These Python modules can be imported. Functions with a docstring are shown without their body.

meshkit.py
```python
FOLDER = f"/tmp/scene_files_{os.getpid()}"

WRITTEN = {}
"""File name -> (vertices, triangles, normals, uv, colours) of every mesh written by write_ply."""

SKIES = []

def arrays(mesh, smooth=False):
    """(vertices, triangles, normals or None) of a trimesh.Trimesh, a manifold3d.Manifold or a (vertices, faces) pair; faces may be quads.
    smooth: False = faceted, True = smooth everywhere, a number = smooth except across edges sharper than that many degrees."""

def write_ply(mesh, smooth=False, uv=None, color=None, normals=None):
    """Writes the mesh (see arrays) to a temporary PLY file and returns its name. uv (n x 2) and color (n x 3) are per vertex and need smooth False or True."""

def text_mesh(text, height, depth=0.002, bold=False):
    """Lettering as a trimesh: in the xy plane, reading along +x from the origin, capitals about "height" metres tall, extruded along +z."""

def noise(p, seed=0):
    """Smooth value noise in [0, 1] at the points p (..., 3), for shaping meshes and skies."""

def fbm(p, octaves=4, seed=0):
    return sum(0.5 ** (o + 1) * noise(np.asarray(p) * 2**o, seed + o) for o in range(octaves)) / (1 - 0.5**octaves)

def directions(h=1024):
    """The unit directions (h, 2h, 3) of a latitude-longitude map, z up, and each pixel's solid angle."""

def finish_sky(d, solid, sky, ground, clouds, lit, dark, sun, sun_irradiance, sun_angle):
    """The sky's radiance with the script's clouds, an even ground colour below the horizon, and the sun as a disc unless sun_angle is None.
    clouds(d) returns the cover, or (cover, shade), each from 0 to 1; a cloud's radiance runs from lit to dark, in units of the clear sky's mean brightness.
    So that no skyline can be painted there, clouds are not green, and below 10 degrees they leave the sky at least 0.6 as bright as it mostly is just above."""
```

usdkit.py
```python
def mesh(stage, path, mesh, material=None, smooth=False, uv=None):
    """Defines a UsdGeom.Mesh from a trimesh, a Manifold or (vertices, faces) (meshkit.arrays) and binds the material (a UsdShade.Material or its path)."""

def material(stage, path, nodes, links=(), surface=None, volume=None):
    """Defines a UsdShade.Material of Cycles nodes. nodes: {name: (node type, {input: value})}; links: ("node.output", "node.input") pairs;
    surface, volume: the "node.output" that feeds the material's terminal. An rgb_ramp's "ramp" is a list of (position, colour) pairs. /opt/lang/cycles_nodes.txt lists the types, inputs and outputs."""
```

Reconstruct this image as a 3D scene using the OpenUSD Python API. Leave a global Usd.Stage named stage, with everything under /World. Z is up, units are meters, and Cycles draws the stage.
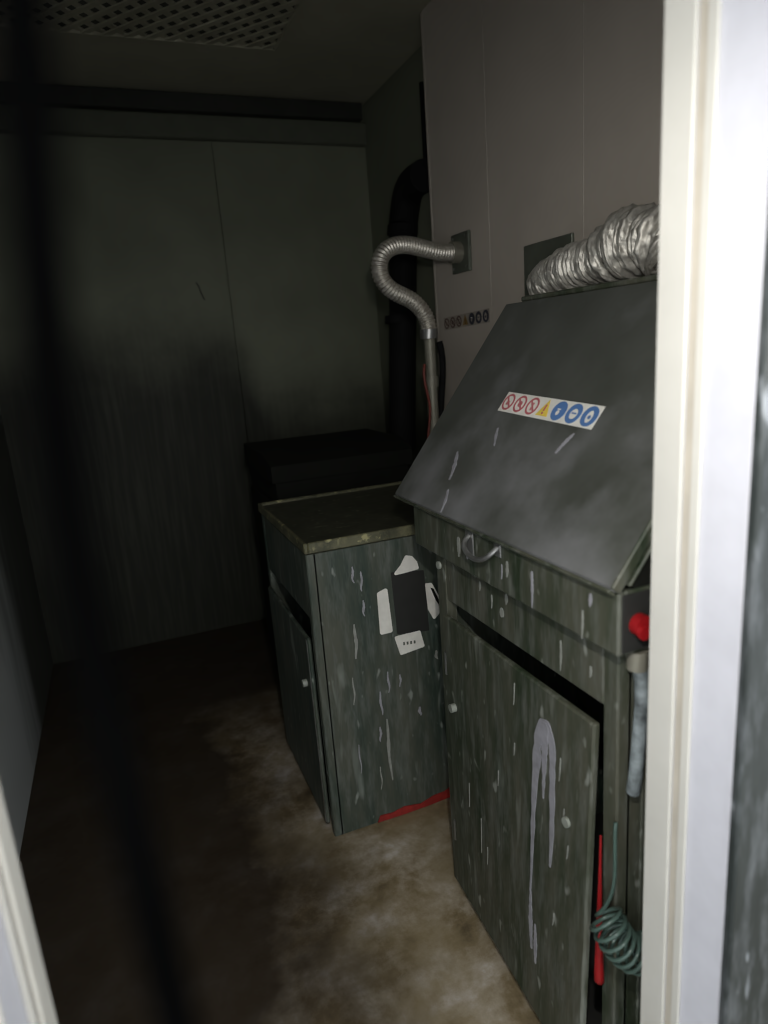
import math, random
import numpy as np, trimesh, usdkit, meshkit
import shapely.geometry as sg
from shapely import affinity, union_all
from pxr import Usd, UsdGeom, UsdLux, UsdShade, Gf, Sdf

stage = Usd.Stage.CreateInMemory()
UsdGeom.SetStageUpAxis(stage, UsdGeom.Tokens.z)
UsdGeom.SetStageMetersPerUnit(stage, 1.0)
UsdGeom.Xform.Define(stage, '/World')
stage.SetDefaultPrim(stage.GetPrimAtPath('/World'))

# ---------------------------------------------------------------- camera
W, H, FPX = 768, 1024, 669.577
YAW, PITCH, ROLL = 0.368893, 0.242463, -0.075248
EYE = np.array([0.0, 0.0, 1.5])
cy, sy, cp, sp = math.cos(YAW), math.sin(YAW), math.cos(PITCH), math.sin(PITCH)
fwd = np.array([sy * cp, cy * cp, -sp]); rr = np.array([cy, -sy, 0.0]); uu = np.cross(rr, fwd)
c_, s_ = math.cos(ROLL), math.sin(ROLL)
right, up = c_ * rr + s_ * uu, -s_ * rr + c_ * uu
cam = UsdGeom.Camera.Define(stage, '/World/camera')
cam.CreateHorizontalApertureAttr(36.0); cam.CreateVerticalApertureAttr(48.0)
cam.CreateFocalLengthAttr(36.0 * FPX / W)
cam.CreateClippingRangeAttr(Gf.Vec2f(0.01, 100))
cam.CreateFStopAttr(2.7); cam.CreateFocusDistanceAttr(1.75)
cam.CreateExposureAttr(0.0)
m = np.eye(4); m[0, :3], m[1, :3], m[2, :3], m[3, :3] = right, up, -fwd, EYE
cam.AddTransformOp().Set(Gf.Matrix4d(*m.ravel().tolist()))

# ---------------------------------------------------------------- lights
# the camera's flash, held up a little above and ahead of the lens, with the limited cone of a flash reflector
flash = UsdLux.SphereLight.Define(stage, '/World/flash_lamp')
flash.CreateRadiusAttr(0.02); flash.CreateIntensityAttr(2150.0); flash.CreateColorAttr(Gf.Vec3f(1.0, 0.97, 0.93))
sh = UsdLux.ShapingAPI.Apply(flash.GetPrim())
sh.CreateShapingConeAngleAttr(62.0); sh.CreateShapingConeSoftnessAttr(0.75)
fp = np.array([0.13, 0.16, 1.66])
aim = np.array([0.85, 1.30, 0.80]) - fp
aim /= np.linalg.norm(aim)
fx = np.cross(aim, [0, 0, 1.0]); fx /= np.linalg.norm(fx); fy = np.cross(fx, aim)
m = np.eye(4); m[0, :3], m[1, :3], m[2, :3], m[3, :3] = fx, fy, -aim, fp
flash.AddTransformOp().Set(Gf.Matrix4d(*m.ravel().tolist()))
# added ambient fill that lifts the door jambs, standing for unseen workshop daylight
dome = UsdLux.DomeLight.Define(stage, '/World/ambient_fill')
dome.CreateIntensityAttr(0.75); dome.CreateColorAttr(Gf.Vec3f(0.90, 0.95, 1.0))

# ---------------------------------------------------------------- materials
LK = '/World/Looks/'
def plain(name, color, rough=0.6, metal=0.0, vary=0.25, scale=9.0, bump=0.0, spec=0.5):
    n = {'g': ('geometry', {}),
         'n': ('noise_texture', {'scale': scale, 'detail': 5.0, 'roughness': 0.6}),
         'r': ('rgb_ramp', {'ramp': [(0.3, tuple(c * (1 - vary) for c in color)), (0.7, tuple(min(1, c * (1 + vary)) for c in color))]}),
         'p': ('principled_bsdf', {'roughness': rough, 'metallic': metal, 'specular_ior_level': spec})}
    l = [('g.position', 'n.vector'), ('n.fac', 'r.fac'), ('r.color', 'p.base_color')]
    if bump:
        n['b'] = ('bump', {'strength': bump, 'distance': 0.004})
        l += [('n.fac', 'b.height'), ('b.normal', 'p.normal')]
    return usdkit.material(stage, LK + name, n, l, surface='p.BSDF')

def sprayed(name, ca, cb, fleck, lo=0.66, hi=0.74, zstretch=0.18, rough=0.55, fl_scale=16.0, streak=0.6, spec=0.4, seed=0.0):
    """painted sheet metal under old overspray: two tones in vertical runs, pale runs and flecks"""
    n = {'g': ('geometry', {}),
         'mp': ('mapping', {'scale': (1.0, 1.0, zstretch), 'location': (seed, seed * 1.7, seed * .6)}),
         'n1': ('noise_texture', {'scale': 11.0, 'detail': 6.0, 'roughness': 0.68}),
         'r1': ('rgb_ramp', {'ramp': [(0.35, ca), (0.65, cb)]}),
         'n2': ('noise_texture', {'scale': fl_scale, 'detail': 3.0, 'roughness': 0.55, 'distortion': 0.4}),
         'r2': ('rgb_ramp', {'ramp': [(lo, (0, 0, 0)), (hi, (1, 1, 1))]}),
         'n3': ('noise_texture', {'scale': 42.0, 'detail': 3.0, 'roughness': 0.7}),
         'r3': ('rgb_ramp', {'ramp': [(0.46, (0, 0, 0)), (0.76, (streak, streak, streak))]}),
         'mx0': ('mix', {'mix_type': 'mix', 'color2': tuple(0.55 * f for f in fleck)}),
         'mx': ('mix', {'mix_type': 'mix', 'color2': fleck}),
         'mp2': ('mapping', {'scale': (1.0, 1.0, 0.45), 'location': (seed * 3.1, seed, seed)}),
         'n4': ('noise_texture', {'scale': 38.0, 'detail': 1.5, 'roughness': 0.5}),
         'r4': ('rgb_ramp', {'ramp': [(0.67, (0, 0, 0)), (0.76, (.75, .75, .75))]}),
         'mx2': ('mix', {'mix_type': 'mix', 'color2': fleck}),
         'b': ('bump', {'strength': 0.25, 'distance': 0.002}),
         'p': ('principled_bsdf', {'roughness': rough, 'specular_ior_level': spec})}
    l = [('g.position', 'mp.vector'), ('mp.vector', 'n1.vector'), ('mp.vector', 'n2.vector'), ('mp.vector', 'n3.vector'),
         ('g.position', 'mp2.vector'), ('mp2.vector', 'n4.vector'), ('n4.fac', 'r4.fac'),
         ('n1.fac', 'r1.fac'), ('n2.fac', 'r2.fac'), ('n3.fac', 'r3.fac'),
         ('r1.color', 'mx0.color1'), ('r3.color', 'mx0.fac'), ('mx0.color', 'mx.color1'), ('r2.color', 'mx.fac'),
         ('mx.color', 'mx2.color1'), ('r4.color', 'mx2.fac'),
         ('mx2.color', 'p.base_color'), ('n3.fac', 'b.height'), ('b.normal', 'p.normal')]
    return usdkit.material(stage, LK + name, n, l, surface='p.BSDF')

M = {}
M['frame_white'] = plain('frame_white', (0.55, 0.535, 0.485), 0.45, vary=0.05, scale=6)
M['casing_white'] = plain('casing_white', (0.53, 0.53, 0.57), 0.5, vary=0.05, scale=14)
M['raw_edge'] = plain('raw_edge', (0.46, 0.42, 0.35), 0.6, vary=0.1)
M['wall_paint'] = plain('wall_paint', (0.40, 0.355, 0.30), 0.6, vary=0.06, scale=3)
M['ceiling_paint'] = plain('ceiling_paint', (0.29, 0.275, 0.20), 0.8, vary=0.10, scale=3)
M['cornice'] = plain('cornice', (0.075, 0.08, 0.055), 0.8, vary=0.1)
M['dark_trim'] = plain('dark_trim', (0.014, 0.015, 0.010), 0.7)
M['grille'] = plain('grille', (0.28, 0.265, 0.19), 0.7, vary=0.15)
M['grille_dark'] = plain('grille_dark', (0.045, 0.045, 0.033), 0.9)
M['cab'] = sprayed('cab_paint', (0.016, 0.027, 0.012), (0.074, 0.073, 0.052), (0.24, 0.25, 0.22), lo=0.62, hi=0.84)
M['cab_green'] = sprayed('cab_green_paint', (0.013, 0.030, 0.022), (0.068, 0.072, 0.053), (0.24, 0.26, 0.23), lo=0.62, hi=0.84, seed=3.3)
M['cab_top'] = sprayed('cab_top_paint', (0.016, 0.017, 0.009), (0.04, 0.04, 0.025), (0.12, 0.12, 0.08), zstretch=1.0, seed=1.1)
M['tray_rim'] = sprayed('tray_rim_paint', (0.035, 0.036, 0.02), (0.10, 0.097, 0.055), (0.28, 0.26, 0.13), lo=0.6, hi=0.7, zstretch=1.0, fl_scale=30, seed=5.2)
M['inner_dark'] = plain('inner_dark', (0.012, 0.012, 0.010), 0.8)
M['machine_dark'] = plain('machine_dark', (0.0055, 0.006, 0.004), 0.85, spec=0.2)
M['black'] = plain('black_plastic', (0.006, 0.006, 0.006), 0.8, spec=0.15)
M['strap_black'] = plain('strap_black', (0.0015, 0.0015, 0.0015), 0.95, spec=0.0)
M['foil'] = plain('aluminium_foil', (0.44, 0.42, 0.37), 0.5, metal=0.7, vary=0.25, scale=55, bump=0.7)
M['flex'] = plain('aluminium_flex', (0.50, 0.47, 0.41), 0.45, metal=0.75, vary=0.15, scale=40)
M['galv'] = plain('galvanised', (0.22, 0.21, 0.165), 0.55, metal=0.4, vary=0.2)
M['plate'] = plain('plate_grey', (0.10, 0.11, 0.085), 0.5, metal=0.3, vary=0.2)
M['steel'] = plain('worn_steel', (0.25, 0.25, 0.24), 0.4, metal=0.8, vary=0.2)
M['paper'] = plain('paper', (0.66, 0.64, 0.58), 0.8, vary=0.08, scale=30)
M['knob'] = plain('knob_pale', (0.24, 0.255, 0.22), 0.4, vary=0.15)
M['red'] = plain('red_plastic', (0.25, 0.006, 0.008), 0.4, vary=0.15)
M['red_paint'] = plain('red_paint', (0.24, 0.014, 0.010), 0.6, vary=0.3, scale=30)
M['hose_dull_red'] = plain('hose_dull_red', (0.13, 0.022, 0.012), 0.6)
M['sign_red'] = plain('sign_red', (0.42, 0.11, 0.12), 0.5, vary=0.1)
M['sign_blue'] = plain('sign_blue', (0.08, 0.17, 0.37), 0.5, vary=0.1)
M['sign_yellow'] = plain('sign_yellow', (0.70, 0.52, 0.08), 0.5, vary=0.1)
M['sign_dark'] = plain('sign_dark', (0.05, 0.03, 0.03), 0.6)
M['run'] = plain('paint_run', (0.25, 0.245, 0.265), 0.5, vary=0.2, scale=40)
M['run_pale'] = plain('paint_run_pale', (0.23, 0.235, 0.21), 0.5, vary=0.2, scale=60)
M['wall_sign_dull'] = plain('wall_sign_dull', (0.27, 0.24, 0.20), 0.7)
M['tube_blue'] = plain('tube_blue', (0.17, 0.195, 0.20), 0.4, vary=0.75, scale=28)
M['coil'] = usdkit.material(stage, LK + 'coil_hose', {
    'p': ('principled_bsdf', {'base_color': (0.075, 0.12, 0.10), 'roughness': 0.2, 'transmission_weight': 0.25, 'ior': 1.4})}, [], surface='p.BSDF')

# lid: smooth graphite sheet with dusty wiped marks; flash falloff painted in, paler towards the lower edge
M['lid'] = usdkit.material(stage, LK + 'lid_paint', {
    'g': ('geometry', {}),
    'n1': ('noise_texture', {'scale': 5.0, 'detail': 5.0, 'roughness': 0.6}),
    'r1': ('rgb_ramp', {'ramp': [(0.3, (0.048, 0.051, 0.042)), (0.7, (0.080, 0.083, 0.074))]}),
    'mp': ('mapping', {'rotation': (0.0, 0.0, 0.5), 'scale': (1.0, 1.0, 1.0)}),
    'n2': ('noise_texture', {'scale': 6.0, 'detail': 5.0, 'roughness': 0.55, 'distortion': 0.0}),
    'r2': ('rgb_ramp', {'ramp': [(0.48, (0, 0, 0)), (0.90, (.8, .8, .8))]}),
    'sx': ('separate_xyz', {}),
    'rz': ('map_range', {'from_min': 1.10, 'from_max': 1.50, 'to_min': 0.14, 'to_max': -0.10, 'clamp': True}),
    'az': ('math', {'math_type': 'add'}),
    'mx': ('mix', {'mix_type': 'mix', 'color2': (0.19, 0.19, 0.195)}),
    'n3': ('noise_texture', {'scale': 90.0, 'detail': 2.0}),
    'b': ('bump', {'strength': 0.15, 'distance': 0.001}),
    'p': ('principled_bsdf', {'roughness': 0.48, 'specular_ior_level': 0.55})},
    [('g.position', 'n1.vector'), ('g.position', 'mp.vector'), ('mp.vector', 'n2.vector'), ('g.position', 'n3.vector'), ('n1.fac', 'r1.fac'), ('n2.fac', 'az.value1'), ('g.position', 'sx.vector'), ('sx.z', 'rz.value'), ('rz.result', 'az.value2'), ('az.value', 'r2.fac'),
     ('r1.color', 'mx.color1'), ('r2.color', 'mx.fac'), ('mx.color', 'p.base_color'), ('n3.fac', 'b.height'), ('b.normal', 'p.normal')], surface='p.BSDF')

# floor: beige concrete, ochre and brown stains, darkened towards the left wall and the far end
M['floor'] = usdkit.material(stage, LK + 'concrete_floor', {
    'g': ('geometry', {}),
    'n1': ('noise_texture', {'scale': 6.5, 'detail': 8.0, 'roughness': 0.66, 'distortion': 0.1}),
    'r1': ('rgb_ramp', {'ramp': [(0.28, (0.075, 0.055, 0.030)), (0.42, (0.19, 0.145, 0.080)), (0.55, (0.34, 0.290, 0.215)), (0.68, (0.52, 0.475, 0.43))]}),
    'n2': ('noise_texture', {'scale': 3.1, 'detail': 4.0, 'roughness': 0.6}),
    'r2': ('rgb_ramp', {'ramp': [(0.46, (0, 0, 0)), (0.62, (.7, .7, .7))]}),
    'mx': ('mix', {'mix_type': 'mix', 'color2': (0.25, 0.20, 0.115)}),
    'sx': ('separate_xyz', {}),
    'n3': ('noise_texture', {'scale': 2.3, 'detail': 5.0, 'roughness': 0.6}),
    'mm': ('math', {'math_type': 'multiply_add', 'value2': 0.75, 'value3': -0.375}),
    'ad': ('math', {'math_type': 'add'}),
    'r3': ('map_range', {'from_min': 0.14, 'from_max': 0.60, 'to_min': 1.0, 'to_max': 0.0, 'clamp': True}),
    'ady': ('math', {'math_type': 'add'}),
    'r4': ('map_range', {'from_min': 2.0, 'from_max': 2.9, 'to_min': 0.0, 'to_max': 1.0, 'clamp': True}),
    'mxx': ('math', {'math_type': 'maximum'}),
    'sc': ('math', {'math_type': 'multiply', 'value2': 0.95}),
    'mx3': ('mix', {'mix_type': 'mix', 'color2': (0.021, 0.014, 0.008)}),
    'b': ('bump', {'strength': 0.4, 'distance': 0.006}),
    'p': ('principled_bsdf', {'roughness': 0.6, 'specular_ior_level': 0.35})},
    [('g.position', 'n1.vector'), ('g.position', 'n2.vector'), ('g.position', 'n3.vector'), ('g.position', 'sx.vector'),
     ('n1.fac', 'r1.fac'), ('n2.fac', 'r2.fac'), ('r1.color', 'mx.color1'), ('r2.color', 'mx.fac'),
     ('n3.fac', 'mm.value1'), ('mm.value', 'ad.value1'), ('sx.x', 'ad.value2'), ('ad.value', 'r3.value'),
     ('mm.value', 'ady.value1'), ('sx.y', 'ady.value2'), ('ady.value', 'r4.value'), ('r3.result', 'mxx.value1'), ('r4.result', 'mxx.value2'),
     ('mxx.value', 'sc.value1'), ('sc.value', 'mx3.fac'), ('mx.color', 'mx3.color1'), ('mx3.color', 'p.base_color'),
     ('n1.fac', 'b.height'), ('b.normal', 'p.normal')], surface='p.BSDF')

# back wall: painted panels, black overspray cloud on the lower half with vertical runs below it
M['back_wall'] = usdkit.material(stage, LK + 'back_wall_paint', {
    'g': ('geometry', {}), 'sx': ('separate_xyz', {}),
    'n1': ('noise_texture', {'scale': 2.2, 'detail': 5.0, 'roughness': 0.6}),
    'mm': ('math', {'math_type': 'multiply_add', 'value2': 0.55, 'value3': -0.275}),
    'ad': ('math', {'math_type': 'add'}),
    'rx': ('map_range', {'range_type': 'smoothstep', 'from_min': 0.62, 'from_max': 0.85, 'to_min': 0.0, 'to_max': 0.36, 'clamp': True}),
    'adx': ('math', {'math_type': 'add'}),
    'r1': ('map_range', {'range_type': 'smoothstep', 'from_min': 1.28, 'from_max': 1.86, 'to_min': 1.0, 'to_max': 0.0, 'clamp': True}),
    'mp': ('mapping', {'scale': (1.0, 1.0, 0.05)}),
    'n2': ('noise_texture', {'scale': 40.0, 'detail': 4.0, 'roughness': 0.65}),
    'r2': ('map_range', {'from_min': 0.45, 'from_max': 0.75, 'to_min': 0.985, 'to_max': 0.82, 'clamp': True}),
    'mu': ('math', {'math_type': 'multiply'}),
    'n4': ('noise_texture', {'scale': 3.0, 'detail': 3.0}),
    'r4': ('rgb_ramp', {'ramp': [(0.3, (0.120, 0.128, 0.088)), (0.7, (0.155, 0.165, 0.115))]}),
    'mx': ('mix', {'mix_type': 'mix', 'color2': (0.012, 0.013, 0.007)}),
    'p': ('principled_bsdf', {'roughness': 0.65, 'specular_ior_level': 0.3})},
    [('g.position', 'n1.vector'), ('g.position', 'sx.vector'), ('g.position', 'mp.vector'), ('mp.vector', 'n2.vector'), ('g.position', 'n4.vector'),
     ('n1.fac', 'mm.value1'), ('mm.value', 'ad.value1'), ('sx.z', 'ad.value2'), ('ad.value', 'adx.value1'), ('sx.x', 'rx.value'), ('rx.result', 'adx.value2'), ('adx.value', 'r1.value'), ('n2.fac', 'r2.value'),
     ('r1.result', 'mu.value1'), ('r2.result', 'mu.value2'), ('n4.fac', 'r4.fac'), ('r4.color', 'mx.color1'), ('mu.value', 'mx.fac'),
     ('mx.color', 'p.base_color')], surface='p.BSDF')
M['left_wall'] = usdkit.material(stage, LK + 'left_wall_paint', {  # rear overspray streaks, with the light fading from the door painted in
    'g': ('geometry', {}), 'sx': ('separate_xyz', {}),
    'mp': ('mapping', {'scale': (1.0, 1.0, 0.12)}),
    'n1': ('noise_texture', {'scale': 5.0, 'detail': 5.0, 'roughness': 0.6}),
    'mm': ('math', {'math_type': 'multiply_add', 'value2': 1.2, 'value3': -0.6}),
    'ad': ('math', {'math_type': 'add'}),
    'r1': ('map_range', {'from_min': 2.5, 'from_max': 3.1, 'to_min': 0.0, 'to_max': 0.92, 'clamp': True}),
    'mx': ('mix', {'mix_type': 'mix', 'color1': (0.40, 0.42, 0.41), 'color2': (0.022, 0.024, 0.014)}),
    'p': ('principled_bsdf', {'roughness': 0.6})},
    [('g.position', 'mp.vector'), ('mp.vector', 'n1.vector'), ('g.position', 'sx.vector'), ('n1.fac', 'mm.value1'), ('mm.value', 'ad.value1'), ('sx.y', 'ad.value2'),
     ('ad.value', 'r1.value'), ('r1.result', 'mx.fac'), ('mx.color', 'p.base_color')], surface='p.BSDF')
M['outer_splat'] = sprayed('outer_splatter', (0.012, 0.016, 0.015), (0.03, 0.036, 0.034), (0.30, 0.32, 0.34), lo=0.62, hi=0.78, zstretch=0.22, fl_scale=22, streak=0.5, seed=7.7)

# ---------------------------------------------------------------- builders
_used = {}
BASE = {}
def numbered(path):
    k = _used.get(path, 0); _used[path] = k + 1
    return path if k == 0 else f'{path}_{k:03d}'

def tag(p, label=None, cat=None, group=None, kind=None):
    for k, v in (('label', label), ('category', cat), ('group', group), ('kind', kind)):
        if v: p.SetCustomDataByKey(k, v)
    return p

def thing(name, label, cat, base, kind=None, group=None):
    path = numbered('/World/' + name)
    x = UsdGeom.Xform.Define(stage, path); x.AddTranslateOp().Set(Gf.Vec3d(*base)); BASE[path] = np.array(base, float)
    return tag(x.GetPrim(), label, cat, group, kind)

def part(parent, name, mesh, mat, label=None, smooth=35, kind=None):
    pp = str(parent.GetPath()); root = '/'.join(pp.split('/')[:3])
    path = numbered(pp + '/' + name)
    if isinstance(mesh, (list, tuple)) and isinstance(mesh[0], trimesh.Trimesh): mesh = trimesh.util.concatenate(list(mesh))
    mesh = mesh.copy(); mesh.vertices = mesh.vertices - BASE[root]
    p = usdkit.mesh(stage, path, mesh, M[mat], smooth=smooth).GetPrim()
    return tag(p, label, kind=kind)

def solo(name, mesh, mat, label, cat, kind=None, group=None, smooth=35, base=None):
    path = numbered('/World/' + name)
    if isinstance(mesh, (list, tuple)): mesh = trimesh.util.concatenate(list(mesh))
    mesh = mesh.copy()
    b = np.array(base) if base is not None else np.append(mesh.bounds.mean(0)[:2], mesh.bounds[0, 2])
    mesh.vertices = mesh.vertices - b
    g = usdkit.mesh(stage, path, mesh, M[mat], smooth=smooth); g.AddTranslateOp().Set(Gf.Vec3d(*b.tolist()))
    return tag(g.GetPrim(), label, cat, group, kind)

def box(x0, x1, y0, y1, z0, z1, ch=0.003):
    a, b = np.array([x0, y0, z0], float), np.array([x1, y1, z1], float)
    c = min(ch, 0.3 * float((b - a).min())); pts = []
    for i in range(8):
        k = np.array([(i >> j) & 1 for j in range(3)])
        for ax in range(3):
            q = np.where(k, b - c, a + c); q[ax] = (b if k[ax] else a)[ax]; pts.append(q)
    return trimesh.Trimesh(np.array(pts)).convex_hull

def place(mesh, u, v, n, o):
    T = np.eye(4); T[:3, 0], T[:3, 1], T[:3, 2], T[:3, 3] = u, v, n, o
    q = mesh.copy(); q.apply_transform(T)
    if np.linalg.det(T[:3, :3]) < 0: q.invert()
    return q

def smooth_path(pts, n):
    from scipy.interpolate import CubicSpline
    p = np.array(pts, float); t = np.r_[0, np.cumsum(np.linalg.norm(np.diff(p, axis=0), axis=1))]
    cs = CubicSpline(t, p); return cs(np.linspace(0, t[-1], n))

def sweep(path, radius, sides=14, cap=True):
    p = np.asarray(path, float); n = len(p); r = np.broadcast_to(radius, (n,))
    t = np.gradient(p, axis=0); t /= np.linalg.norm(t, axis=1, keepdims=True)
    a = np.cross(t[0], [0, 0, 1.0] if abs(t[0, 2]) < 0.9 else [1.0, 0, 0]); a /= np.linalg.norm(a)
    A = []
    for i in range(n):
        a = a - t[i] * (a @ t[i]); a /= np.linalg.norm(a); A.append(a)
    A = np.array(A); B = np.cross(t, A); ang = np.arange(sides) * 2 * math.pi / sides
    v = p[:, None] + r[:, None, None] * (np.cos(ang)[None, :, None] * A[:, None] + np.sin(ang)[None, :, None] * B[:, None])
    v = v.reshape(-1, 3); f = []
    for i in range(n - 1):
        for j in range(sides):
            k = (j + 1) % sides; q = [i * sides + j, i * sides + k, (i + 1) * sides + k, (i + 1) * sides + j]
            f += [[q[0], q[1], q[2]], [q[0], q[2], q[3]]]
    if cap:
        v = np.vstack([v, p[0], p[-1]])
        for j in range(sides):
            k = (j + 1) % sides
            f += [[n * sides, k, j], [n * sides + 1, (n - 1) * sides + j, (n - 1) * sides + k]]
    return trimesh.Trimesh(v, np.array(f), process=False)

def corrugated(pts, r, pitch, amp, sides=20, per=6, seed=1, wob=0.0):
    L = np.linalg.norm(np.diff(smooth_path(pts, 200), axis=0), axis=1).sum()
    n = int(L / pitch * per); p = smooth_path(pts, n)
    k = np.arange(n); rad = r + amp * np.sin(2 * math.pi * k / per)
    if wob: rad = rad + wob * (meshkit.fbm(np.stack([k * .11, 0 * k, 0 * k], -1), 3, seed) - .5)
    mesh = sweep(p, rad, sides)
    if wob:
        v = mesh.vertices; nn = mesh.vertex_normals
        mesh.vertices = v + nn * (wob * 0.5 * (meshkit.fbm(v * 70, 3, seed + 5) - 0.5))[:, None]
    return mesh

def cyl(p0, p1, r, sides=20):
    return sweep(np.array([p0, p1], float), r, sides)

def extr(poly, t):
    g = getattr(poly, 'geoms', [poly])
    return trimesh.util.concatenate([trimesh.creation.extrude_polygon(q, t, engine='earcut') for q in g])

# ---------------------------------------------------------------- setting
XL, XR, XR2, YB, ZC = -0.50, 1.35, 1.48, 3.70, 2.75
YI, YO = 0.70, 0.541            # inner and outer face of the front wall
JL, JR = -0.1635, 0.668         # door opening
g = trimesh.creation.box([3.6, 5.6, 0.08]); g.apply_translation([0.5, 1.4, -0.04])
solo('floor', g, 'floor', 'stained beige concrete floor, darker towards the left', 'floor', kind='structure', smooth=False)
solo('ceiling', box(-1.3, 2.3, -1.4, YB + 0.1, ZC, ZC + 0.08), 'ceiling_paint', 'dull painted ceiling over the small spray room', 'ceiling', kind='structure', smooth=False)

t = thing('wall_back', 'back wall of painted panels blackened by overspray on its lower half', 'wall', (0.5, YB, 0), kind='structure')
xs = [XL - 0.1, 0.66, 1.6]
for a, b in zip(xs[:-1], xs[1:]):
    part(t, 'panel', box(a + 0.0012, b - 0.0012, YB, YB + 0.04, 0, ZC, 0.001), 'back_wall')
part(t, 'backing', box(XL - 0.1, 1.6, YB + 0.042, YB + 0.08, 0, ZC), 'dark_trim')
part(t, 'crack', sweep(np.array([[0.495, YB - 0.0005, 1.885], [0.507, YB - 0.0005, 1.865], [0.513, YB - 0.0005, 1.835], [0.527, YB - 0.0005, 1.798]]), 0.0035, 6), 'dark_trim', 'dark crack in the panel')
solo('trim_1', box(XL + 0.002, XR2 - 0.002, YB - 0.045, YB - 0.001, 2.545, 2.655, 0.008), 'cornice', 'flat band along the top of the back wall', 'trim', kind='structure')
solo('trim_2', box(XL + 0.002, XR2 - 0.03, YB - 0.075, YB - 0.001, 2.656, 2.735, 0.004), 'dark_trim', 'dark strip standing in for the shadow gap between the back wall band and the ceiling', 'trim', kind='structure')  # shade of the gap below the ceiling, put in as a dark strip

t = thing('wall_right', 'right wall of pale grey painted panels behind the cabinets', 'wall', (XR, 1.6, 0), kind='structure')
ys = [YI + 0.001, 1.71, 2.235, 2.68]
for a, b in zip(ys[:-1], ys[1:]):
    part(t, 'panel', box(XR, XR + 0.03, a + 0.0006, b - 0.0006, 0, ZC, 0.0008), 'wall_paint')
part(t, 'backing', box(XR + 0.031, XR + 0.06, YI, 2.68, 0, ZC), 'wall_paint')
part(t, 'return_panel', box(XR, XR2 + 0.03, 2.681, 2.70, 0, ZC), 'wall_paint')
part(t, 'recessed_panel', box(XR2, XR2 + 0.03, 2.701, YB, 0, ZC), 'back_wall')
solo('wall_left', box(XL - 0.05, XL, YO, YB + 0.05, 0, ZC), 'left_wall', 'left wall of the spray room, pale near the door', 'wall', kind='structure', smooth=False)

t = thing('wall_front', 'front wall around the doorway, its outer face dark and splattered with paint', 'wall', (JR + 0.3, YO, 0), kind='structure')
part(t, 'wall_piece', box(JR + 0.02, 1.9, YO + 0.012, YI, 0, ZC), 'wall_paint')
part(t, 'splattered_panel', box(JR + 0.001, 1.9, YO - 0.004, YO + 0.011, 0, ZC), 'outer_splat', 'dark panel splattered with pale paint')
part(t, 'wall_piece', box(XL - 0.6, JL - 0.02, YO, YI, 0, ZC), 'wall_paint')
part(t, 'lintel', box(JL - 0.02, JR + 0.02, YO, YI, 2.15, ZC), 'wall_paint')

t = thing('door_1', 'white painted door frame around the doorway', 'door frame', (0.25, 0.62, 0), kind='structure')
for s, X in ((1, JR), (-1, JL)):
    def strip(y0, y1, d0, d1, ch=0.003):          # d: distance from the reveal face into the opening (+) or the wall (-)
        xa, xb = sorted((X - s * d1, X + s * 0.019 if d0 is None else X - s * d0))
        return box(xa, xb, y0, y1, 0, 2.13, ch)
    part(t, 'jamb', strip(0.553, YI, None, -0.006), 'casing_white')
    part(t, 'door_stop', strip(0.652, YI + 0.001, -0.0055, 0.0, 0.004), 'frame_white')
    part(t, 'bead', strip(0.622, 0.637, -0.0055, -0.001, 0.002), 'frame_white')
    part(t, 'groove', strip(0.6375, 0.6515, -0.0055, -0.005, 0.0002), 'raw_edge', 'bare groove between stop and bead')
    part(t, 'edge_strip', strip(0.541, 0.5525, None, -0.002, 0.004), 'frame_white')
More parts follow.
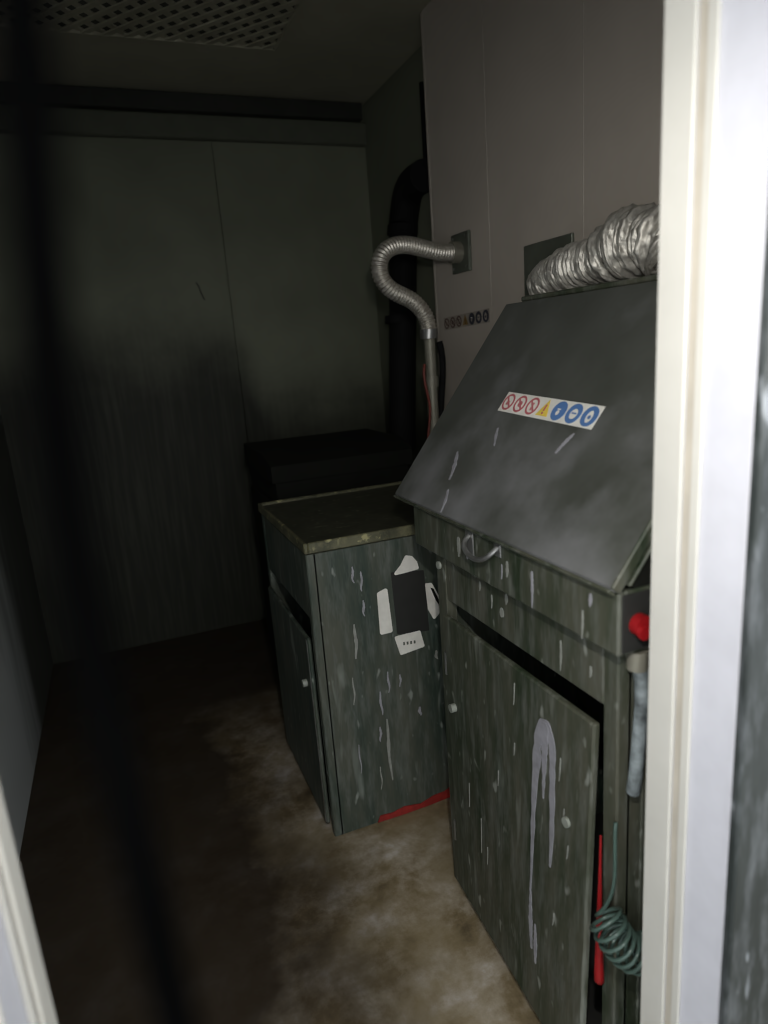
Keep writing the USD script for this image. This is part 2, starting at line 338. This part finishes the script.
part(t, 'head', box(JL - 0.019, JR + 0.019, 0.553, YI, 2.131, 2.149), 'frame_white')
part(t, 'screw_hole', cyl((JL + 0.0005, 0.685, 0.36), (JL + 0.0022, 0.685, 0.36), 0.004, 10), 'dark_trim', 'small dark screw hole')

# perforated air grille in the ceiling
t = thing('ceiling_vent', 'perforated metal air filter grille in the ceiling', 'vent', (0.45, 2.7, ZC - 0.03))
gx0, gx1, gy0, gy1 = -0.16, 0.86, 2.10, 3.09
part(t, 'frame', [box(gx0, gx1, gy1, gy1 + 0.012, ZC - 0.018, ZC - 0.001), box(gx0, gx1, gy0 - 0.012, gy0, ZC - 0.018, ZC - 0.001),
                  box(gx1, gx1 + 0.012, gy0 - 0.012, gy1 + 0.012, ZC - 0.018, ZC - 0.001), box(gx0 - 0.012, gx0, gy0 - 0.012, gy1 + 0.012, ZC - 0.018, ZC - 0.001)], 'grille')
part(t, 'backing', box(gx0 + .001, gx1 - .001, gy0 + .001, gy1 - .001, ZC - 0.004, ZC - 0.001), 'grille_dark')
P = 0.062
rect = sg.box(gx0 + .001, gy0 + .001, gx1 - .001, gy1 - .001)
for sgn in (1, -1):
    c0 = (gx0 if sgn > 0 else gx0) - 2.2
    for k in range(80):
        x = c0 + k * P * 1.25
        ln = sg.LineString([(x, gy0 - .1), (x + sgn * (gy1 - gy0 + .2) * 0.85, gy1 + .1)]).buffer(0.012, cap_style=2).intersection(rect)
        if ln.is_empty or ln.area < 4e-4: continue
        q = extr(ln, 0.006); q.apply_translation([0, 0, ZC - (0.011 if sgn > 0 else 0.0165)])
        part(t, 'slat', q, 'grille', smooth=False)

# ---------------------------------------------------------------- cabinet B: gun washer with sloping hood (nearest)
bx, bx1, by0, by1 = 0.70, 1.30, 0.80, 1.47
t = thing('washing_cabinet', 'grey green metal spray gun washer with big sloping lid, nearest to the doorway', 'cabinet', (1.0, 1.13, 0))
part(t, 'side_panel', box(bx + 0.02, bx1, by0, by0 + 0.012, 0.02, 1.0), 'cab')
part(t, 'side_panel', box(bx + 0.02, bx1, by1 - 0.012, by1, 0.02, 1.0), 'cab_green')
part(t, 'back_panel', box(bx1 - 0.012, bx1, by0 + 0.0125, by1 - 0.0125, 0.02, 1.0), 'inner_dark')
part(t, 'bottom_panel', box(bx + 0.02, bx1 - 0.013, by0 + 0.0125, by1 - 0.0125, 0.02, 0.04), 'inner_dark')
part(t, 'post', box(bx, bx + 0.03, by0, by0 + 0.037, 0.0, 1.0), 'cab', 'front post on the doorway side')
part(t, 'post', box(bx, bx + 0.03, by1 - 0.05, by1, 0.0, 1.0), 'cab')
part(t, 'apron', box(bx + 0.001, bx + 0.018, by0 + 0.0375, by1 - 0.0505, 0.872, 1.0), 'cab')
part(t, 'foot', box(bx1 - 0.05, bx1 - 0.01, by0 + 0.02, by0 + 0.06, 0.0, 0.019), 'cab')
part(t, 'foot', box(bx1 - 0.05, bx1 - 0.01, by1 - 0.06, by1 - 0.02, 0.0, 0.019), 'cab')
# door, its lower free corner sprung outwards
dy0, dy1, dz0, dz1 = 0.840, 1.412, 0.035, 0.838
def ajar(mesh):
    mesh = trimesh.util.concatenate(mesh) if isinstance(mesh, list) else mesh.copy()
    if len(mesh.vertices) < 60: mesh = mesh.subdivide().subdivide()
    v = mesh.vertices.copy(); v[:, 0] -= 0.036 * np.clip((dy1 - v[:, 1]) / (dy1 - dy0), 0, 1) * np.clip((dz1 - v[:, 2]) / (dz1 - dz0), 0, 1); mesh.vertices = v
    return mesh
dx = bx - 0.016
door = part(t, 'door', ajar(box(dx, bx - 0.001, dy0, dy1, dz0, dz1, 0.004)), 'cab', 'streaked door with its lower corner sprung outwards')
part(door, 'knob', ajar(cyl((dx - 0.014, 1.372, 0.60), (dx, 1.372, 0.60), 0.011, 14)), 'knob', 'small pale knob')
part(door, 'lock', ajar(cyl((dx - 0.006, 0.905, 0.60), (dx, 0.905, 0.60), 0.010, 14)), 'knob')
for z in (0.2, 0.7):
    part(door, 'hinge', ajar(cyl((dx + .006, dy1 + 0.007, z - 0.03), (dx + .006, dy1 + 0.007, z + 0.03), 0.006, 10)), 'steel')
def run(parent, name, pts, w, x, mat, rot=False, nrm=-1, seed=0):
    """a run of dried paint: a thin ragged film on a plane of constant x; pts are (y, z)"""
    p = smooth_path(pts, 40); k = np.arange(40)
    ww = np.interp(np.linspace(0, 1, 40), np.linspace(0, 1, len(w)), w) * (1.0 if 'run' == mat and rot else 0.6) * (0.75 + 0.5 * meshkit.noise(np.stack([k * .9, 0 * k, 0 * k], -1), seed))
    dots = [sg.Point(*a).buffer(max(b, 0.0009), 5) for a, b in zip(p, ww)]
    poly = union_all([a.union(b).convex_hull for a, b in zip(dots[:-1], dots[1:])]).simplify(0.0004)
    q = extr(poly, 0.0012)
    q = place(q, [0, 1, 0], [0, 0, 1], [1, 0, 0], [x - 0.0011, 0, 0])
    return part(parent, name, ajar(q) if rot else q, mat, smooth=False)
run(door, 'paint_run', [(1.028, 0.34), (1.021, 0.47), (1.013, 0.62), (1.006, 0.70), (0.998, 0.745), (0.981, 0.764), (0.964, 0.748), (0.955, 0.70), (0.953, 0.58), (0.957, 0.46)], [.003, .004, .006, .008, .011, .013, .011, .009, .008, .007, .003], dx, 'run', True, seed=1)
run(door, 'paint_run', [(0.981, 0.755), (0.981, 0.69), (0.983, 0.60)], [.012, .007, .002], dx - 0.0006, 'run', True, seed=9)
run(door, 'paint_run', [(1.026, 0.34), (1.026, 0.27), (1.022, 0.20)], [.003, .007, .004], dx, 'run', True, seed=3)
run(door, 'paint_run', [(1.008, 0.27), (1.006, 0.21), (1.006, 0.175)], [.003, .006, .003], dx, 'run', True, seed=4)
for i, (y, z, h) in enumerate([(1.09, .80, .05), (1.25, .36, .10), (1.31, .42, .07), (0.90, .55, .03), (0.93, .72, .05), (1.16, .55, .04), (1.22, .30, .05), (0.915, .62, .03), (0.94, .36, .03), (1.09, .66, .03)]):
    run(door, 'paint_run', [(y, z), (y + .001, z - h * .5), (y + .003, z - h)], [.002, .003, .001], dx, 'run_pale', True, seed=20 + i)
for i, (y, z, h, w) in enumerate([(0.955, .945, .06, .005), (1.14, .975, .02, .008), (1.16, .935, .015, .012), (1.20, .955, .03, .004), (1.25, .97, .02, .006), (0.87, .93, .02, .005)]):
    run(t, 'paint_run', [(y, z), (y, z - h * .5), (y + .002, z - h)], [w * .7, w, w * .3], bx + 0.001, 'run_pale', seed=40 + i)
part(t, 'stud', cyl((bx - 0.006, 1.45, 0.955), (bx, 1.45, 0.955), 0.010, 14), 'knob', 'round pale stud on the post')

# rim box under the lid, with a bail handle
hx, hy0, hy1, hz0, hz1 = 0.668, 0.765, 1.52, 1.001, 1.108
part(t, 'rim_box', [box(hx, hx + 0.014, hy0, hy1, hz0, hz1), box(hx + 0.0145, bx1, hy0, hy0 + 0.014, hz0, hz1), box(hx + 0.0145, bx1, hy1 - 0.014, hy1, hz0, hz1),
                    box(bx1 - 0.014, bx1, hy0 + 0.0145, hy1 - 0.0145, hz0, hz1), box(hx + 0.0145, bx1 - .0145, hy0 + 0.0145, hy1 - 0.0145, hz0, hz0 + 0.02)], 'cab', 'rim box under the lid')
for i, (y, z, h, w) in enumerate([(0.995, 1.075, .07, .006), (1.08, 1.07, .03, .007), (1.10, 1.06, .03, .003), (0.85, 1.05, .05, .004), (1.24, 1.055, .02, .010), (1.28, 1.07, .04, .012), (0.83, 1.085, .02, .006)]):
    run(t, 'paint_run', [(y, z), (y, z - h * .5), (y + .002, z - h)], [w * .7, w, w * .3], hx, 'run_pale' if i % 2 else 'run', seed=60 + i)
hp = smooth_path([(hx - 0.003, 1.225, 1.092), (hx - 0.022, 1.215, 1.075), (hx - 0.026, 1.19, 1.063), (hx - 0.026, 1.15, 1.062), (hx - 0.022, 1.12, 1.075), (hx - 0.003, 1.11, 1.094)], 26)
part(t, 'handle', sweep(hp, 0.0055, 10), 'steel', 'worn grey bail handle')
part(t, 'handle_bracket', box(hx - 0.004, hx - 0.0005, 1.208, 1.242, 1.045, 1.106), 'steel')
part(t, 'handle_bracket', box(hx - 0.004, hx - 0.0005, 1.098, 1.123, 1.075, 1.106), 'steel')

# hood: side walls and flat top, lid plate on the slope
P0 = np.array([0.652, 1.605, 1.118]); lv = np.array([0.365, 0, 0.472]); lv /= np.linalg.norm(lv); lu = np.array([0, -1.0, 0]); ln_ = np.cross(lu, lv)
def onlid(u, v, h=0.0): return P0 + u * lu + v * lv + h * ln_
prof = sg.Polygon([(0.70, 1.109), (bx1, 1.109), (bx1, 1.585), (1.045, 1.585), (0.70, 1.140)])
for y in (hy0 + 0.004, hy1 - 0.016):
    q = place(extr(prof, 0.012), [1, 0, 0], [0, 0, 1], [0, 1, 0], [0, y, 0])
    part(t, 'hood_side', q, 'machine_dark' if y < 1 else 'cab')  # near side coloured dark for the shaded gap under the lid edge
part(t, 'hood_back', box(bx1 - 0.012, bx1, hy0 + 0.017, hy1 - 0.017, 1.109, 1.585), 'cab')
part(t, 'hood_top', box(1.03, bx1, hy0, hy1 + 0.04, 1.5855, 1.598), 'cab')
part(t, 'hood_trim', place(box(0, 0.014, 0.02, 0.58, -0.030, -0.024, .002), lu, lv, ln_, onlid(0.832, 0)), 'cab', 'edge strip of the hood opening')
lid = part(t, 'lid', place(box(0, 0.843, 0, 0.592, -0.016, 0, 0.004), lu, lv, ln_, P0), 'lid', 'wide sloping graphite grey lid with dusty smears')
part(lid, 'lid_edge', place(box(0.8385, 0.8455, 0.002, 0.590, -0.018, 0.002, 0.002), lu, lv, ln_, P0), 'cab')
part(lid, 'hem', place(box(0.0, 0.838, -0.006, 0.0, -0.017, -0.0005, 0.002), lu, lv, ln_, P0), 'cab')
def lidrun(pts, w, mat, seed):
    p = smooth_path(pts, 24); k = np.arange(24)
    d = np.gradient(p, axis=0); d /= np.linalg.norm(d, axis=1, keepdims=True); nn = np.c_[-d[:, 1], d[:, 0]]
    ww = np.interp(np.linspace(0, 1, 24), np.linspace(0, 1, len(w)), w) * (0.6 + 0.8 * meshkit.noise(np.stack([k * .9, 0 * k, 0 * k], -1), seed))
    poly = sg.Polygon(np.vstack([p - nn * ww[:, None], (p + nn * ww[:, None])[::-1]])).buffer(0.0008)
    part(lid, 'paint_smear', place(extr(poly, 0.0009), lu, lv, ln_, P0 + 0.0001 * ln_), mat, smooth=False)

# hazard strip stuck to the lid: three red bans, a yellow warning, three blue orders
so, su = onlid(0.258, 0.276, 0.0001), onlid(0.600, 0.258, 0.0001) - onlid(0.258, 0.276, 0.0001)
SW = np.linalg.norm(su); su = su / SW; sv = np.cross(ln_, su); SH = 0.050
st = part(t, 'hazard_sticker', place(box(0, SW, 0, SH, 0, 0.0012, .0003), su, sv, ln_, so), 'paper', 'white strip of red, yellow and blue safety pictograms')
def pic(parent, name, poly, mat, u, v, n, o, h, lab=None):
    part(parent, name, place(extr(poly, 0.0008), u, v, n, o + h * n), mat, lab, smooth=False)
def strip_signs(parent, u, v, n, o, w, hgt, ban, order, warn, dark):
    step = w / 7.0; r = min(step, hgt) * 0.43
    for k in range(7):
        cx, cy0 = step * (k + 0.5), hgt / 2
        c = sg.Point(cx, cy0)
        if k < 3:
            ring = c.buffer(r, 20).difference(c.buffer(r * 0.76, 20))
            slash = sg.LineString([(cx - r * .6, cy0 + r * .6), (cx + r * .6, cy0 - r * .6)]).buffer(r * .11)
            pic(parent, 'ban_ring', ring.union(slash), ban, u, v, n, o, 0.0012)
            sym = [sg.box(cx - r * .3, cy0 - r * .35, cx + r * .25, cy0 + r * .1), sg.Point(cx, cy0).buffer(r * .35), sg.box(cx - r * .12, cy0 - r * .5, cx + r * .12, cy0 + r * .4)][k].difference(slash.buffer(r * .05))
            pic(parent, 'ban_symbol', sym, dark, u, v, n, o, 0.0012)
        elif k == 3:
            tri = sg.Polygon([(cx - r, cy0 - r * .85), (cx + r, cy0 - r * .85), (cx, cy0 + r)])
            pic(parent, 'warning_triangle', tri, warn, u, v, n, o, 0.0012)
            pic(parent, 'warning_mark', sg.box(cx - r * .1, cy0 - r * .3, cx + r * .1, cy0 + r * .4).union(sg.Point(cx, cy0 - r * .55).buffer(r * .13)), dark, u, v, n, o, 0.0021)
        else:
            head = sg.Point(cx, cy0 - r * .05).buffer(r * .55)
            face = [sg.Point(cx - r * .1, cy0 - r * .2).buffer(r * .28), head, affinity.scale(head, .8, 1.15)][k - 4]
            pic(parent, 'order_disc', c.buffer(r * 1.05, 20).difference(face), order, u, v, n, o, 0.0012)
            pic(parent, 'order_symbol', [sg.box(cx - r * .3, cy0 + r * .1, cx + r * .2, cy0 + r * .22), sg.box(cx - r * .35, cy0 - r * .05, cx + r * .35, cy0 + r * .1), sg.Point(cx, cy0 - r * .1).buffer(r * .2)][k - 4] if k else c, order if k > 4 else 'paper', u, v, n, o, 0.0021 if k == 4 else 0.0012)
strip_signs(st, su, sv, ln_, so, SW, SH, 'sign_red', 'sign_blue', 'sign_yellow', 'sign_red')
lidrun([(0.19, 0.155), (0.215, 0.115), (0.225, 0.085)], [.003, .006, .002], 'run', 3)
lidrun([(0.56, 0.245), (0.545, 0.215), (0.54, 0.20)], [.002, .004, .002], 'run', 4)
lidrun([(0.30, 0.232), (0.315, 0.205), (0.325, 0.19)], [.002, .003, .001], 'run', 5)
lidrun([(0.245, 0.06), (0.262, 0.03), (0.268, 0.006)], [.003, .003, .002], 'run', 6)

# controls on the doorway side of the cabinet
part(t, 'control_plate', box(hx + 0.006, hx + 0.16, hy0 - 0.003, hy0 - 0.0003, hz0 + 0.006, hz1 - 0.004), 'inner_dark')
part(t, 'push_button', [cyl((hx + 0.036, hy0 - 0.020, 1.052), (hx + 0.036, hy0 - 0.003, 1.052), 0.018, 18), cyl((hx + 0.030, hy0 - 0.026, 1.045), (hx + 0.030, hy0 - 0.020, 1.045), 0.011, 16)], 'red', 'red push button')
tp = smooth_path([(0.722, 0.782, 0.985), (0.726, 0.774, 0.92), (0.722, 0.774, 0.84), (0.719, 0.776, 0.78), (0.722, 0.785, 0.73)], 40)
part(t, 'hose', sweep(tp, 0.012, 12), 'tube_blue', 'pale blue grey hose down the side')
part(t, 'hose_fitting', cyl((0.722, 0.782, 0.962), (0.722, 0.782, 0.995), 0.017, 14), 'galv')
part(t, 'side_rail', box(bx + 0.05, bx + 0.075, by0 - 0.006, by0 - 0.0005, 0.1, 0.95), 'cab')

# coiled green air hose hanging at the front corner
cpath = np.array([0, 0, 0.07]) + smooth_path([(0.664, 0.790, 0.425), (0.676, 0.765, 0.385), (0.705, 0.757, 0.352), (0.765, 0.756, 0.345), (0.795, 0.758, 0.375), (0.812, 0.758, 0.44), (0.815, 0.758, 0.50)], 520)
tt = np.gradient(cpath, axis=0); tt /= np.linalg.norm(tt, axis=1, keepdims=True)
a = np.array([0, 1.0, 0]); pts = []
for i in range(len(cpath)):
    a = a - tt[i] * (a @ tt[i]); a /= np.linalg.norm(a); b = np.cross(tt[i], a); ph = 2 * math.pi * 22 * i / len(cpath)
    pts.append(cpath[i] + 0.031 * (math.cos(ph) * a + math.sin(ph) * b))
tail = smooth_path([pts[0], (0.680, 0.784, 0.55), (0.680, 0.780, 0.61), (0.686, 0.786, 0.68)], 24)[::-1][:-1]
solo('air_hose', sweep(np.vstack([tail, pts]), 0.0036, 8), 'coil', 'translucent green coiled air hose hanging at the front corner of the nearest cabinet', 'hose', smooth=True)
rp = smooth_path([(0.690, 0.829, 0.62), (0.688, 0.828, 0.52), (0.686, 0.827, 0.42), (0.685, 0.826, 0.35), (0.686, 0.826, 0.30)], 40)
solo('red_hose', [sweep(rp, np.interp(np.linspace(0, 1, 40), [0, .3, .75, 1], [.002, .0035, .007, .010]), 12)], 'red', 'red hose hanging in the gap beside the ajar door of the nearest cabinet', 'hose', smooth=True)

# ---------------------------------------------------------------- cabinet A: low washer with tray top
ax0, ax1, ay0, ay1, az = 0.440, 1.10, 1.78, 2.38, 0.974
t = thing('tray_cabinet', 'low grey green metal cabinet with tray top and torn white labels, behind the nearest one', 'cabinet', (0.78, 2.08, 0))
part(t, 'side_panel', box(ax0 + 0.02, ax1, ay0, ay0 + 0.012, 0.0, az - 0.032), 'cab_green', 'streaked side panel facing the doorway')
part(t, 'side_panel', box(ax0 + 0.02, ax1, ay1 - 0.012, ay1, 0.0, az - 0.032), 'cab_green')
part(t, 'back_panel', box(ax1 - 0.012, ax1, ay0 + 0.0125, ay1 - 0.0125, 0.02, az - 0.032), 'inner_dark')
part(t, 'bottom_panel', box(ax0 + 0.02, ax1 - 0.013, ay0 + 0.0125, ay1 - 0.0125, 0.02, 0.04), 'inner_dark')
part(t, 'post', box(ax0, ax0 + 0.03, ay0, ay0 + 0.03, 0.0, az - 0.032), 'cab_green')
part(t, 'post', box(ax0, ax0 + 0.03, ay1 - 0.03, ay1, 0.0, az - 0.032), 'cab_green')
part(t, 'apron', box(ax0 + 0.001, ax0 + 0.018, ay0 + 0.0305, ay1 - 0.0305, 0.735, az - 0.032), 'cab_green')
door = part(t, 'door', box(ax0 - 0.014, ax0 - 0.001, ay0 + 0.035, ay1 - 0.035, 0.03, 0.672, 0.004), 'cab_green')
part(door, 'knob', cyl((ax0 - 0.028, ay0 + 0.10, 0.50), (ax0 - 0.014, ay0 + 0.10, 0.50), 0.012, 14), 'knob', 'small pale knob')
part(door, 'edge_strip', box(ax0 - 0.016, ax0 - 0.0145, ay0 + 0.0355, ay0 + 0.046, 0.032, 0.67), 'steel')
wt = part(t, 'worktop', box(ax0 - 0.002, ax1, ay0 - 0.010, ay1 + 0.01, az - 0.031, az - 0.006), 'cab_top')
part(wt, 'rim', [box(ax0 - 0.006, ax0 + 0.006, ay0 - 0.014, ay1 + 0.012, az - 0.028, az + 0.004), box(ax0 + 0.0065, ax1, ay0 - 0.014, ay0 - 0.002, az - 0.028, az + 0.004),
                 box(ax0 + 0.0065, ax1, ay1 + 0.002, ay1 + 0.014, az - 0.028, az + 0.004)], 'tray_rim', 'raised rim crusted with pale paint')
part(t, 'upstand', box(ax1 - 0.012, ax1, ay0, ay1, az - 0.005, az + 0.09), 'cab_top')
def yz(poly, thick=0.0012, y=ay0): return place(extr(poly, thick), [1, 0, 0], [0, 0, 1], [0, -1, 0], [0, y - 0.0001, 0])
dark = sg.Polygon([(0.699, 0.835), (0.80, 0.822), (0.806, 0.628), (0.705, 0.64)]).buffer(0.004)
part(t, 'dark_label', yz(dark, 0.001), 'inner_dark', 'dark rectangular patch between white label scraps', smooth=False)
scraps = [sg.Polygon([(0.650, 0.792), (0.674, 0.800), (0.682, 0.64), (0.650, 0.640)]).buffer(0.006),
          sg.Polygon([(0.703, 0.827), (0.728, 0.852), (0.748, 0.884), (0.768, 0.878), (0.784, 0.856), (0.789, 0.832), (0.74, 0.828)]).buffer(0.003),
          sg.Polygon([(0.806, 0.79), (0.824, 0.787), (0.850, 0.73), (0.853, 0.672), (0.83, 0.650), (0.812, 0.69)]).buffer(0.003),
          sg.Polygon([(0.690, 0.632), (0.780, 0.633), (0.792, 0.574), (0.706, 0.564)]).buffer(0.004)]
for q, lb in zip(scraps, ('upright white label scrap', 'torn triangular white label scrap', 'peeling white label scrap', 'white printed label scrap')):
    part(t, 'label_scrap', yz(affinity.scale(q.buffer(-.004).buffer(.006), .86, .82), 0.0016), 'paper', lb, smooth=False)
part(t, 'label_tear', yz(sg.Polygon([(0.822, 0.765), (0.832, 0.76), (0.852, 0.712), (0.852, 0.695), (0.838, 0.72)]), 0.0022), 'machine_dark', smooth=False)
part(t, 'label_print', yz(sg.MultiPolygon([sg.box(0.718 + .012 * k, 0.596 - .001 * k, 0.724 + .012 * k, 0.606 - .001 * k) for k in range(4)]), 0.0022), 'plate', smooth=False)
rng = random.Random(5)
def siderun(x, z, h, w, mat, seed):
    k = np.arange(14); zz = np.linspace(z, z - h, 14); xx = x + 0.004 * np.sin(k * .5 + seed) * (k / 14)
    ww = 0.7 * w * (0.6 + 0.7 * meshkit.noise(np.stack([k * .8, 0 * k, 0 * k], -1), seed)) * np.sin(np.linspace(.35, 2.9, 14))
    part(t, 'paint_run', yz(sg.Polygon(np.vstack([np.c_[xx - ww, zz], np.c_[xx + ww, zz][::-1]])).buffer(.0008), 0.0009), mat, smooth=False)
for i, (x, z, h, w) in enumerate([(0.565, .70, .11, .006), (0.60, .86, .06, .004), (0.575, .88, .05, .004), (0.645, .36, .22, .006), (0.63, .46, .08, .004), (0.66, .52, .07, .003), (0.545, .53, .09, .002),
                                  (0.62, .34, .05, .004), (0.60, .77, .05, .004), (0.83, .55, .03, .006), (0.76, .37, .03, .006), (0.545, .30, .1, .0015), (0.61, .20, .08, .0015), (0.70, .50, .04, .003)]):
    siderun(x, z, h, w, 'run' if i % 3 else 'run_pale', 80 + i)
solo('red_tape', yz(sg.Polygon([(0.585, 0.004), (0.595, 0.026), (0.64, 0.022), (0.68, 0.030), (0.74, 0.020), (0.79, 0.034), (0.83, 0.036), (0.875, 0.058), (0.89, 0.026), (0.85, 0.008), (0.76, 0.003), (0.68, 0.002)]), 0.003, ay0 - .001), 'red_paint', 'ragged red strip along the floor edge of the low cabinet', 'tape', smooth=False)

# ---------------------------------------------------------------- dark machine behind
cx0, cx1, cyy0, cyy1 = 0.565, 1.16, 2.66, 3.20
t = thing('dark_cabinet', 'almost black cabinet in the dark far corner behind the low cabinet', 'cabinet', (0.83, 2.93, 0))
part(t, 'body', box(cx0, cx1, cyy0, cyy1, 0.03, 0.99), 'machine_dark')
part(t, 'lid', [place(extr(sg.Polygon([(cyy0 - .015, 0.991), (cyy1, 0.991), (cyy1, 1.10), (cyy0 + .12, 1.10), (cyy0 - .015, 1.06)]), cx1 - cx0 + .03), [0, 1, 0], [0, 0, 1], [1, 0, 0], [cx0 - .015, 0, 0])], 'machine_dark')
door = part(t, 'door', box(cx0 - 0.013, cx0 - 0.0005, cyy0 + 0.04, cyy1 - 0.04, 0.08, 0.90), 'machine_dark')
part(door, 'knob', cyl((cx0 - 0.026, cyy0 + 0.09, 0.6), (cx0 - 0.013, cyy0 + 0.09, 0.6), 0.012, 12), 'plate')
for y in (cyy0 + .03, cyy1 - .07):
    part(t, 'foot', box(cx0 + .02, cx1 - .02, y, y + .04, 0, 0.029), 'machine_dark')

# ---------------------------------------------------------------- ducts, pipes and hoses
t = thing('black_duct', 'thick black exhaust duct rising from the dark cabinet to an elbow in the corner', 'duct', (1.33, 3.08, 1.17))
part(t, 'pipe', cyl((1.07 + .245, 3.08, 1.00), (1.395, 3.08, 2.04), 0.066, 22), 'black')
part(t, 'elbow', sweep(smooth_path([(1.395, 3.08, 2.04), (1.405, 3.07, 2.11), (1.405, 3.02, 2.175), (1.403, 2.92, 2.20), (1.402, 2.84, 2.20)], 24), 0.068, 22), 'black')
part(t, 'flange', cyl((1.3445, 3.08, 1.60), (1.3465, 3.08, 1.635), 0.071, 22), 'black')
part(t, 'collar', cyl((1.389, 3.08, 2.00), (1.393, 3.08, 2.04), 0.072, 22), 'black')
solo('conduit', cyl((1.466, 2.95, 2.27), (1.466, 2.95, 2.60), 0.011, 10), 'black', 'thin black conduit running up the wall above the black duct elbow', 'pipe', smooth=True)

t = thing('wall_box', 'dark grey square duct plate on the right wall above the pictogram strip', 'duct plate', (XR, 2.43, 1.75))
part(t, 'plate', box(XR - 0.014, XR - 0.0005, 2.365, 2.505, 1.755, 1.90), 'plate')
part(t, 'spigot', cyl((XR - 0.05, 2.44, 1.83), (XR - 0.0145, 2.44, 1.83), 0.040, 20), 'galv')
for dy_ in (-.05, .05):
    for dz_ in (-.055, .055):
        part(t, 'screw', cyl((XR - 0.018, 2.435 + dy_, 1.828 + dz_), (XR - 0.014, 2.435 + dy_, 1.828 + dz_), 0.005, 8), 'steel')
t = thing('flexible_duct', 'silver flexible hose bent in an S from the wall plate to the upright pipe', 'duct', (1.17, 2.42, 1.5))
part(t, 'hose', corrugated([(1.30, 2.44, 1.83), (1.24, 2.43, 1.832), (1.15, 2.42, 1.850), (1.06, 2.41, 1.855), (0.992, 2.40, 1.815), (0.985, 2.40, 1.75), (1.03, 2.40, 1.695), (1.10, 2.40, 1.660), (1.150, 2.40, 1.610), (1.168, 2.40, 1.55)], 0.030, 0.012, 0.0022, 18, 6), 'flex', smooth=True)
part(t, 'clamp', cyl((1.168, 2.40, 1.515), (1.168, 2.40, 1.55), 0.034, 18), 'steel', 'bright clamp')
t = thing('riser_pipe', 'upright galvanised pipe below the silver S hose', 'pipe', (1.168, 2.40, 0.5))
part(t, 'pipe', cyl((1.168, 2.40, 0.0), (1.168, 2.40, 1.514), 0.021, 16), 'galv')
part(t, 'coupling', cyl((1.168, 2.40, 1.33), (1.168, 2.40, 1.37), 0.026, 16), 'galv')
rp = smooth_path([(1.128, 2.37, 1.42), (1.122, 2.36, 1.34), (1.135, 2.36, 1.26), (1.128, 2.37, 1.16), (1.14, 2.38, 1.05)], 30)
solo('thin_red_hose', sweep(rp, 0.0055, 8), 'hose_dull_red', 'thin dull red hose hanging beside the upright galvanised pipe', 'hose', smooth=True)
rp = smooth_path([(1.225, 2.43, 1.50), (1.235, 2.43, 1.40), (1.222, 2.43, 1.28), (1.23, 2.43, 1.10)], 30)
solo('black_hose', sweep(rp, 0.013, 10), 'black', 'black hose hanging right of the upright galvanised pipe', 'hose', smooth=True)

t = thing('wall_sign', 'small dark strip of safety pictograms on the right wall beside the sloping lid', 'sign', (XR, 2.43, 1.55))
o = np.array([XR - 0.0006, 2.62, 1.545]); u = np.array([0, 2.25 - 2.62, 0.012]); w = np.linalg.norm(u); u /= w; n = np.array([-1.0, 0, 0]); v = np.cross(n, u)
strip = part(t, 'strip', place(box(0, w, 0, 0.05, -0.0005, 0.001, .0002), u, v, n, o), 'wall_sign_dull')
M['sign_red_dull'] = plain('sign_red_dull', (0.06, 0.02, 0.012), 0.6); M['sign_yellow_dull'] = plain('sign_yellow_dull', (0.20, 0.12, 0.02), 0.6); M['sign_blue_dull'] = plain('sign_blue_dull', (0.02, 0.022, 0.035), 0.6)
strip_signs(strip, u, v, n, o, w, 0.05, 'sign_red_dull', 'sign_blue_dull', 'sign_yellow_dull', 'sign_red_dull')

t = thing('duct_plate', 'dark square blanking plate on the right wall behind the large silver duct', 'plate', (XR, 1.91, 1.6))
part(t, 'plate', box(XR - 0.012, XR - 0.0005, 1.75, 2.005, 1.58, 1.785), 'plate')
part(t, 'spigot', cyl((XR - 0.038, 1.84, 1.648), (XR - 0.0125, 1.84, 1.648), 0.05, 24), 'galv')
t = thing('large_duct', 'large crumpled silver foil duct from the wall plate down to the nearest cabinet hood', 'duct', (1.2, 1.45, 1.6))
part(t, 'hose', corrugated([(1.300, 1.830, 1.650), (1.27, 1.78, 1.648), (1.22, 1.68, 1.650), (1.19, 1.58, 1.660), (1.175, 1.45, 1.668), (1.17, 1.385, 1.672)], 0.054, 0.012, 0.0028, 40, 7, 3, 0.022), 'foil', smooth=True)
part(t, 'elbow', corrugated([(1.17, 1.388, 1.672), (1.168, 1.34, 1.684), (1.165, 1.27, 1.688), (1.16, 1.20, 1.678), (1.158, 1.155, 1.660), (1.156, 1.13, 1.600)], 0.068, 0.012, 0.0016, 44, 6, 8, 0.036), 'foil', 'wider crumpled foil elbow', smooth=True)

# ---------------------------------------------------------------- black cable: the camera strap, hung on an added ceiling hook
t = thing('camera_strap', 'thick black cable of the camera, hung before the doorway, an out of focus dark band at left', 'strap', (-0.03, 0.15, 0.7))
part(t, 'strap', sweep(smooth_path([(-0.004, 0.152, ZC - 0.03), (-0.0035, 0.152, 2.2), (-0.002, 0.150, 1.70), (-0.0039, 0.150, 1.564), (-0.0085, 0.150, 1.52), (-0.0117, 0.150, 1.475), (-0.0122, 0.150, 1.43), (-0.011, 0.150, 1.39), (-0.0095, 0.150, 1.337), (-0.0085, 0.150, 1.27), (-0.010, 0.15, 1.0), (-0.010, 0.15, 0.75)], 110), 0.0052, 14), 'strap_black', smooth=True)
part(t, 'added_hook', cyl((-0.004, 0.152, ZC - 0.032), (-0.004, 0.152, ZC - 0.001), 0.012, 14), 'black')
